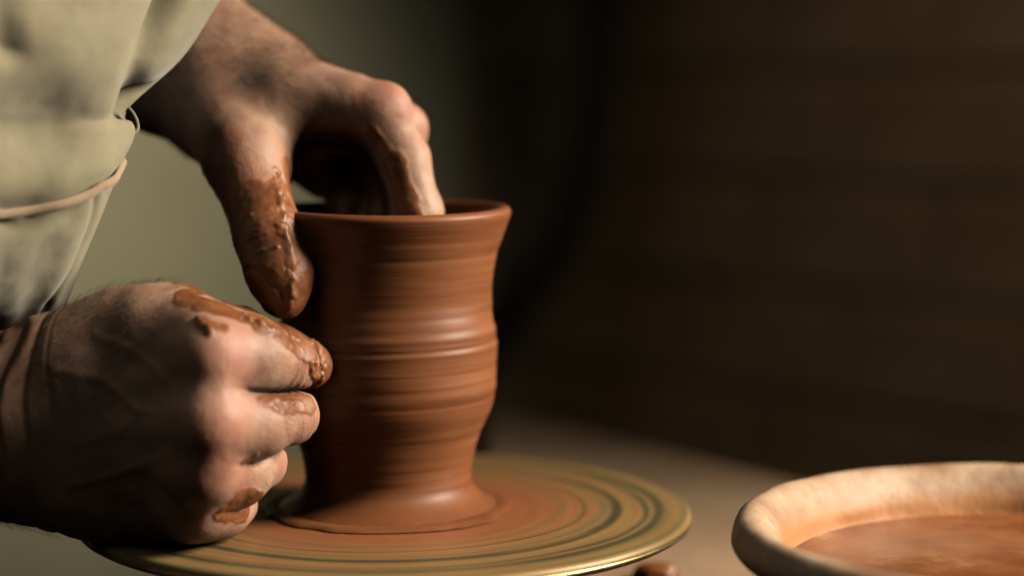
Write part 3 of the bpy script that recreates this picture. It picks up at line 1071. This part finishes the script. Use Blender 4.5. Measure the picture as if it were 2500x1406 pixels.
def lumps(V, pts, seed):
    """crumbs of wet clay stuck to the skin: (px, py, Y, radius mm, height mm)"""
    h = np.zeros(len(V), np.float32)
    w = V + 0.0011 * (np.stack([vnoise(V * 420 + seed + 5 * k) for k in range(3)], 1) - 0.5)
    for px, py, Y, r, a in pts:
        d = np.linalg.norm(w - snap(V, px, py), axis=1) / (r * mm)
        h += a * mm * np.clip(1.25 - d, 0, 1) ** 0.8 * (0.7 + 0.6 * vnoise(V * 800 + seed))
    return h


def ridge(V, path, width, height, seed):
    """a torn bead of wet clay along a line on the skin"""
    pts = resample([snap(V, *q) for q in path], 3 * len(path))
    W = V + 0.0030 * (np.stack([fbm(V * 260 + seed + 7 * k, 2) for k in range(3)], 1) - 0.5)
    d = np.min([capd(W, pts[k], pts[k + 1]) for k in range(len(pts) - 1)], axis=0) / (width * mm)
    n1 = fbm(V * 330 + seed, 3)
    return height * mm * np.clip(1.2 - d, 0, 1) ** 0.6 * np.clip((n1 - 0.40) * 6, 0, 1.2)


L_LUMPS = [(688, 430, 0, 1.3, 0.8), (701, 476, 0, 1.2, 1.2), (680, 592, 0, 1.1, 1.0), (606, 520, 0, 0.9, 0.8), (716, 748, 0, 1.4, 0.9), (634, 745, 0, 1.5, 0.8)]
L_RIDGE = [([(686, 415), (690, 450), (694, 490), (697, 540), (702, 570)], 2.0, 1.0, 2.0), ([(697, 545), (712, 600), (722, 650), (727, 695)], 2.0, 0.7, 31.0),
           ([(722, 700), (712, 725), (718, 750)], 1.8, 1.2, 12.0), ([(560, 610), (610, 612), (660, 600)], 0.9, 0.5, 5.0)]
R_LUMPS = [(483, 775, 0, 1.3, 1.1), (512, 796, 0, 1.5, 1.2), (612, 770, 0, 1.8, 1.5), (632, 776, 0, 1.3, 1.2), (775, 905, 0, 2.0, 1.2), (770, 832, 0, 1.8, 0.8)]
R_RIDGE = [([(480, 768), (492, 785), (515, 800)], 1.6, 1.4, 4.0), ([(598, 762), (615, 770), (640, 780)], 2.2, 1.6, 14.0), ([(640, 790), (690, 800), (735, 818)], 1.0, 0.7, 6.0),
           ([(770, 828), (790, 860), (798, 890)], 2.4, 1.0, 21.0), ([(772, 890), (778, 915), (792, 930)], 2.0, 1.5, 8.0), ([(660, 972), (700, 974), (755, 975)], 1.2, 0.5, 10.0)]


def mask_blobs(V, blobs):
    m = np.zeros(len(V), np.float32)
    for a, b, r, soft in blobs:
        m = np.maximum(m, np.clip((r - capd(V, a, b)) / soft + 0.5, 0, 1))
    return m


def Pv(px, py, Y):
    return P(px, py, Y)


R_CLAY = [
    (Pv(470, 715, -58), Pv(620, 765, -50), 0.0085, 0.005), (Pv(440, 745, -52), Pv(600, 815, -40), 0.0125, 0.006), (Pv(600, 815, -40), Pv(760, 890, -36), 0.0145, 0.005),
    (Pv(650, 980, -20), Pv(560, 1200, -20), 0.022, 0.006), (Pv(380, 1325, -70), Pv(560, 1300, -50), 0.006, 0.006),
]
# films of clay on the side towards the camera: (px, py) to (px, py), half width
R_FILM = [((452, 708), (560, 730), 4.6), ((445, 722), (560, 745), 4.4), ((540, 745), (640, 775), 5.2), ((500, 735), (680, 790), 4.4), ((640, 782), (735, 825), 5.4), ((690, 806), (760, 842), 5.6),
          ((486, 776), (508, 800), 2.6), ((520, 785), (548, 790), 2.2), ((655, 968), (762, 968), 3.2), ((675, 978), (752, 982), 3.8),
          ((604, 1130), (622, 1124), 2.0), ((596, 1240), (616, 1236), 5.6), ((592, 1228), (618, 1232), 5.4), ((562, 1250), (604, 1252), 4.4), ((545, 1262), (565, 1256), 2.2)]
L_FILM = [((900, 325), (955, 400), 2.6), ((955, 400), (1000, 520), 4.6)]


def film(V, segs):
    m = np.zeros(len(V), np.float32)
    W = V + 0.0042 * (np.stack([fbm(V * 170 + 9 * k, 3) for k in range(3)], 1) - 0.5)
    for a, b, r in segs:
        m = np.maximum(m, np.clip((r * mm - capd(W, snap(V, *a), snap(V, *b))) / 0.0024 + 0.5, 0, 1))
    return m


L_CLAY = [
    (Pv(560, 440, -10), Pv(640, 560, -34), 0.013, 0.007), (Pv(640, 545, -34), Pv(700, 770, -36), 0.0165, 0.004),
    (Pv(690, 430, -12), Pv(700, 500, -22), 0.0075, 0.004), (Pv(520, 350, 10), Pv(590, 480, -10), 0.010, 0.010),
    (Pv(740, 380, 20), Pv(900, 380, 20), 0.017, 0.006), (Pv(930, 390, 14), Pv(990, 540, 6), 0.0095, 0.004),
    (Pv(860, 450, 40), Pv(960, 600, 30), 0.03, 0.006),
]


def merge_mesh(parts):
    Vs, Fs, A, Rd, off = [], [], [], [], 0
    for V, F, a, r in parts:
        Vs.append(V); Fs.append(F + off); A.append(a); Rd.append(r)
        off += len(V)
    return np.vstack(Vs), np.vstack(Fs), np.concatenate(A), np.concatenate(Rd)


def np_mesh(name, V, F, mat, parent=None):
    me = bpy.data.meshes.new(name)
    me.vertices.add(len(V))
    me.vertices.foreach_set('co', np.ascontiguousarray(V, np.float32).ravel())
    nf, w = F.shape
    me.loops.add(nf * w)
    me.loops.foreach_set('vertex_index', np.ascontiguousarray(F, np.int32).ravel())
    me.polygons.add(nf)
    me.polygons.foreach_set('loop_start', np.arange(0, nf * w, w, dtype=np.int32))
    me.polygons.foreach_set('loop_total', np.full(nf, w, np.int32))
    me.update(calc_edges=True)
    me.validate()
    smooth(me)
    return link(name, me, mat, parent)


def float_attr(o, name, vals):
    a = o.data.attributes.new(name, 'FLOAT', 'POINT')
    a.data.foreach_set('value', np.ascontiguousarray(vals, np.float32))


def add_hair(per, src):
    """short hairs on the forearms, wrists and finger backs, each a thin three-sided spike with a bend"""
    g = np.random.default_rng(21)
    (VR, FR), (VL, FL) = src
    NR, NL = vert_normals(VR, FR), vert_normals(VL, FL)
    jobs = [
        (VL, NL, P(420, 60, 30), P(640, 130, 20), 0.026, 1500, P(700, 330, 0) - P(420, 60, 40), 0.010),
        (VL, NL, P(640, 130, 20), P(800, 220, 10), 0.018, 260, P(850, 400, 0) - P(600, 130, 40), 0.007),
        (VL, NL, P(340, 240, 20), P(430, 300, 20), 0.016, 260, P(500, 330, 0) - P(360, 230, 40), 0.008),
        (VR, NR, P(20, 850, -70), P(300, 780, -70), 0.022, 700, P(380, 800, -80) - P(40, 900, -70), 0.008),
        (VR, NR, P(0, 1250, -60), P(60, 1260, -60), 0.012, 160, P(200, 1330, -80) - P(0, 1250, -60), 0.008),
        (VR, NR, P(600, 890, -85), P(680, 910, -80), 0.009, 170, P(720, 940, -70) - P(600, 860, -85), 0.0040),
        (VR, NR, P(620, 1030, -85), P(680, 1030, -80), 0.008, 120, P(720, 1060, -70) - P(600, 1000, -85), 0.0036),
        (VR, NR, P(600, 1170, -85), P(640, 1160, -75), 0.008, 60, P(660, 1220, -70) - P(600, 1150, -85), 0.0034),
    ]
    Vs, Fs, off = [], [], 0
    for V, Nn, a, b, rad, cnt, dr, ln in jobs:
        i = np.where(capd(V, a, b) < rad)[0]
        if not len(i): continue
        i = g.choice(i, min(cnt, len(i)), replace=False)
        dr = dr / np.linalg.norm(dr)
        for k in i:
            n = Nn[k]
            d = dr + g.normal(0, 0.28, 3)
            d = d - n * (d @ n); d /= max(np.linalg.norm(d), 1e-6)
            L_ = ln * g.uniform(0.45, 1.1)
            sd = np.cross(d, n)
            p0 = V[k] - n * 0.0003
            p1 = V[k] + d * L_ * 0.5 + n * L_ * 0.22 + sd * L_ * g.normal(0, 0.06)
            p2 = V[k] + d * L_ + n * L_ * g.uniform(0.10, 0.32) + sd * L_ * g.normal(0, 0.15)
            w = 0.000045
            for q, ww in ((p0, w), (p1, w * 0.8)):
                Vs += [q + sd * ww, q - sd * ww * 0.5 + n * ww * 0.8, q - sd * ww * 0.5 - n * ww * 0.8]
            Vs.append(p2)
            for m in range(3):
                m2 = (m + 1) % 3
                Fs.append((off + m, off + m2, off + 3 + m2)); Fs.append((off + m, off + 3 + m2, off + 3 + m))
                Fs.append((off + 3 + m, off + 3 + m2, off + 6))
            off += 7
    loc = np.array(per.location)
    o = np_mesh('arm_hair', np.array(Vs) - loc, np.array(Fs), M_HAIR, per)
    o['kind'] = 'stuff'


def build_person():
    per = empty('person', (-0.48, 0.03, FLOOR_Z))
    HR, HL = 0.00062, 0.00075
    parts, hair_src = [], []
    V, F = surface_nets(sdf_right, (-0.205, -0.125, -0.045), (-0.005, 0.005, 0.115), HR)
    n = vert_normals(V, F)
    cl = np.maximum(mask_blobs(V, R_CLAY), film(V, R_FILM))
    V = V + n * relief_right(V, n)[:, None] * (1 - 0.7 * cl[:, None])
    V = V + n * (cl * (0.0002 + 0.0012 * np.clip(fbm(V * 260, 3) - 0.42, 0, 1)))[:, None]
    lp = lumps(V, R_LUMPS, 3)
    for pa, wd, hg, sd in R_RIDGE:
        lp = np.maximum(lp, ridge(V, pa, wd, hg, sd))
    V = V + n * lp[:, None]
    cl = np.maximum(cl, np.clip(lp / 0.0004, 0, 1))
    rd = np.zeros(len(V), np.float32)
    for k in range(4):
        rd = np.maximum(rd, np.exp(-(np.linalg.norm(V - (R_MCP[k][0] + np.array([0.006, -0.008, 0])), axis=1) / 0.013) ** 2))
        rd = np.maximum(rd, 0.6 * np.exp(-(np.linalg.norm(V - (R_PIP[k][0] + np.array([0.006, -0.006, 0])), axis=1) / 0.008) ** 2))
    parts.append((V, F, cl, rd))
    V, F = surface_nets(sdf_left, (-0.165, -0.065, 0.055), (0.040, 0.100, 0.245), HL)
    n = vert_normals(V, F)
    cl = np.maximum(mask_blobs(V + 0.012 * (np.stack([fbm(V * 120 + 9 * k, 3) for k in range(3)], 1) - 0.5), L_CLAY), film(V, L_FILM))
    cl = np.maximum(cl, film(V, [((560, 330), (590, 420), 5.5), ((585, 320), (600, 325), 3.0), ((600, 420), (640, 500), 5.0), ((880, 230), (885, 290), 3.0)]) * 0.36)
    V = V + n * relief_left(V, n)[:, None] * (1 - 0.5 * cl[:, None])
    V = V + n * (cl * (0.0003 + 0.0010 * np.clip(fbm(V * 300, 3) - 0.5, 0, 1)))[:, None]
    lp = lumps(V, L_LUMPS, 9)
    for pa, wd, hg, sd in L_RIDGE:
        lp = np.maximum(lp, ridge(V, pa, wd, hg, sd))
    V = V + n * lp[:, None]
    cl = np.maximum(cl, np.clip(lp / 0.0004, 0, 1))
    rd = np.zeros(len(V), np.float32)
    for k in range(2):
        rd = np.maximum(rd, np.exp(-(np.linalg.norm(V - (L_MCP[k][0] + np.array([0.004, -0.004, 0.006])), axis=1) / 0.010) ** 2))
    rd = np.maximum(rd, 0.8 * np.exp(-(capd(V, P(530, 340, 0), P(600, 440, -15)) / 0.012) ** 2))
    parts.append((V, F, cl, rd))
    hair_src.append((parts[0][0], parts[0][1])); hair_src.append((parts[1][0], parts[1][1]))
    V, F = surface_nets(torso_sdf, (-0.80, -0.36, -0.50), (-0.08, 0.36, 0.62), 0.008)
    parts.append((V, F, np.zeros(len(V), np.float32), np.zeros(len(V), np.float32)))
    def shirt_sdf(p):
        d = chain(p, [(np.array([-0.50, 0.03, -0.28], np.float32), 0.17), (np.array([-0.46, 0.03, 0.05], np.float32), 0.15),
                      (np.array([-0.42, 0.03, 0.38], np.float32), 0.15)], 0.08)
        for sg, el in ((-1, R_EL), (1, L_EL)):
            sh = np.array([-0.40, 0.03 + 0.19 * sg, 0.46], np.float32)
            d = smin(d, roundcone(p, sh, sh * 0.15 + el[0] * 0.85, 0.066, 0.052), 0.05)
        return d - 0.007 + 0.006 * (fbm(p * 18, 2) - 0.5)
    SV, SF = surface_nets(shirt_sdf, (-0.82, -0.38, -0.52), (-0.08, 0.38, 0.64), 0.008)
    np_mesh('shirt', SV - np.array(per.location, np.float32), SF, M_SHIRT, per)
    V, F, A, Rd = merge_mesh(parts)
    V = V - np.array(per.location, np.float32)
    add_hair(per, hair_src)
    body = np_mesh('body', V, F, M_SKIN, per)
    float_attr(body, 'clay', A)
    float_attr(body, 'red', Rd)
    tag(per, 'potter in khaki apron shaping the vase with clay smeared bare hands', 'person')
    return per


person = build_person()
OFF = np.array(person.location)


# ------------------------------------------------------------------ the apron
def grid_cloth(name, rows, nu, nv, mat, parent, fold=None, thick=0.0016):
    """rows: list of rows of (px, py, Y); spline surface through them, given thickness"""
    R = np.array([[P(*q) for q in r] for r in rows])
    Ru = np.array([resample(r, nu) for r in R])            # rows x nu x 3
    S = np.stack([resample(Ru[:, i], nv) for i in range(nu)], 1)   # nv x nu x 3
    du = np.gradient(S, axis=1); dv = np.gradient(S, axis=0)
    n = np.cross(du, dv); n /= np.maximum(np.linalg.norm(n, axis=2), 1e-9)[..., None]
    if n[:, :, 1].mean() > 0: n = -n
    if fold is not None:
        wu = np.clip((1 - np.linspace(0, 1, nu)) / 0.07, 0, 1)
        S = S + n * (fold(S.reshape(-1, 3)).reshape(nv, nu) * wu[None, :])[..., None]
    V = np.concatenate([S.reshape(-1, 3), (S - n * thick).reshape(-1, 3)]) - OFF
    i, j = np.meshgrid(np.arange(nv - 1), np.arange(nu - 1), indexing='ij')
    a = (i * nu + j).ravel(); b = a + 1; c = a + nu + 1; d = a + nu
    m = nv * nu
    F = [np.stack([a, b, c, d], 1), np.stack([a + m, d + m, c + m, b + m], 1)]
    for line in (np.arange(nu), np.arange(nu) + (nv - 1) * nu, np.arange(nv) * nu, np.arange(nv) * nu + nu - 1):
        x, y = line[:-1], line[1:]
        F.append(np.stack([x, y, y + m, x + m], 1))
    return np_mesh(name, V, np.vstack(F), mat, parent)


def build_apron():
    def flat(a, b, V):
        k = np.array([1, 0.15, 1])
        return capd(V * k, P(*a) * k, P(*b) * k)

    def fold(V):
        h = (fbm(V * 16, 2) - 0.5) * 0.002 + (fbm(V * 90 + 3, 2) - 0.5) * 0.0008
        dd = flat((438, -60, -60), (309, 272, -36), V)
        h -= 0.0125 * np.exp(-(dd / 0.0030) ** 2)
        dd = flat((300, -60, -75), (270, 250, -50), V)
        h += 0.002 * np.exp(-(dd / 0.012) ** 2)
        dd = flat((8, -100, -115), (12, 120, -115), V)
        h -= 0.005 * np.exp(-(dd / 0.0045) ** 2)
        dd = flat((20, 300, -90), (130, 300, -75), V)
        h -= 0.0012 * np.exp(-(dd / 0.010) ** 2)
        dd = flat((170, 120, -80), (300, 320, -36), V)
        h += 0.002 * np.exp(-(dd / 0.011) ** 2)
        return h
    rows = [
        [(-700, -260, -190), (-200, -260, -145), (150, -260, -100), (420, -260, -70), (640, -260, -30), (700, -255, -10)],
        [(-700, 0, -190), (-200, 0, -145), (150, 0, -100), (340, 0, -72), (490, 0, -44), (538, 2, -22)],
        [(-700, 150, -190), (-200, 150, -140), (120, 150, -98), (290, 150, -72), (405, 145, -46), (445, 142, -24)],
        [(-700, 270, -180), (-200, 270, -132), (80, 270, -92), (220, 270, -70), (290, 270, -52), (312, 268, -38)],
        [(-700, 330, -175), (-200, 330, -128), (60, 330, -90), (210, 330, -72), (296, 326, -56), (324, 322, -44)],
        [(-700, 470, -165), (-200, 455, -120), (40, 450, -92), (170, 430, -80), (270, 400, -67), (304, 385, -52)],
        [(-700, 560, -155), (-200, 540, -112), (20, 518, -87), (140, 500, -79), (245, 462, -68), (296, 404, -54)],
    ]
    grid_cloth('apron_bib', rows, 120, 120, M_APRON, person, fold)

    def fold2(V):
        h = (fbm(V * 20 + 8, 2) - 0.5) * 0.002 + (fbm(V * 100 + 3, 2) - 0.5) * 0.0012
        dd = capd(V, P(250, 440, -62), P(95, 800, -36))
        h -= 0.0022 * np.exp(-(dd / 0.0018) ** 2)
        h -= 0.0015 * np.exp(-(capd(V, P(20, 640, -46), P(0, 760, -30)) / 0.010) ** 2)
        return h
    rows2 = [
        [(-700, 540, -145), (-200, 520, -116), (20, 498, -88), (140, 480, -71), (240, 445, -62), (302, 392, -50)],
        [(-700, 620, -130), (-200, 620, -112), (20, 600, -84), (120, 590, -68), (190, 570, -59), (238, 555, -47)],
        [(-700, 760, -70), (-200, 760, -76), (0, 760, -56), (70, 758, -44), (120, 755, -38), (160, 750, -28)],
        [(-700, 900, 10), (-200, 900, 8), (-40, 900, 6), (30, 900, 8), (80, 900, 11), (125, 900, 15)],
        [(-700, 1130, 30), (-300, 1130, 34), (-200, 1130, 36), (-140, 1130, 38), (-90, 1130, 40), (-40, 1130, 43)],
        [(-700, 1320, 40), (-420, 1320, 48), (-330, 1320, 52), (-270, 1320, 54), (-210, 1320, 57), (-150, 1320, 60)],
    ]
    grid_cloth('apron_skirt', rows2, 110, 110, M_APRON, person, fold2)
    pts = [P(-260, 545, -120), P(-60, 530, -100), P(60, 517, -88), P(150, 500, -82), P(215, 476, -75), P(248, 456, -71), P(262, 450, -69), P(280, 438, -65), P(292, 418, -60), P(303, 396, -54)]
    tube('binding_tape', [q - OFF for q in pts], 0.0019, M_TRIM, person, 10, 90, flat=0.6)
    # loop of tape where the bib is gathered
    pts = [P(312, 268, -42), P(322, 280, -43), P(331, 298, -44), P(333, 316, -45), P(324, 326, -46)]
    tube('tape_loop', [q - OFF for q in pts], 0.0014, M_APRON, person, 10, 40, flat=0.6)


build_apron()


# ------------------------------------------------------------------ a scrap of clay on the table
def build_scrap():
    q = P(1600, 1412, 0) - CAM
    p = CAM + q * (TABLE_Z - CAM[2]) / q[2]
    bm = bmesh.new()
    bmesh.ops.create_icosphere(bm, subdivisions=4, radius=1.0)
    V = np.array([v.co[:] for v in bm.verts])
    k = 0.75 + 0.6 * fbm(V * 1.6 + 4, 3)
    V = V * k[:, None] * np.array([0.0085, 0.006, 0.0045])
    V[:, 2] = np.maximum(V[:, 2], -0.002)
    for v, c in zip(bm.verts, V):
        v.co = c
    me = bpy.data.meshes.new('clay_scrap'); bm.to_mesh(me); bm.free()
    smooth(me)
    o = link('clay_scrap', me, M_LUMP)
    o.location = (p[0], p[1], TABLE_Z + 0.0022)
    tag(o, 'small dark scrap of clay on the table at the wheel\'s right edge', 'clay scrap')


build_scrap()
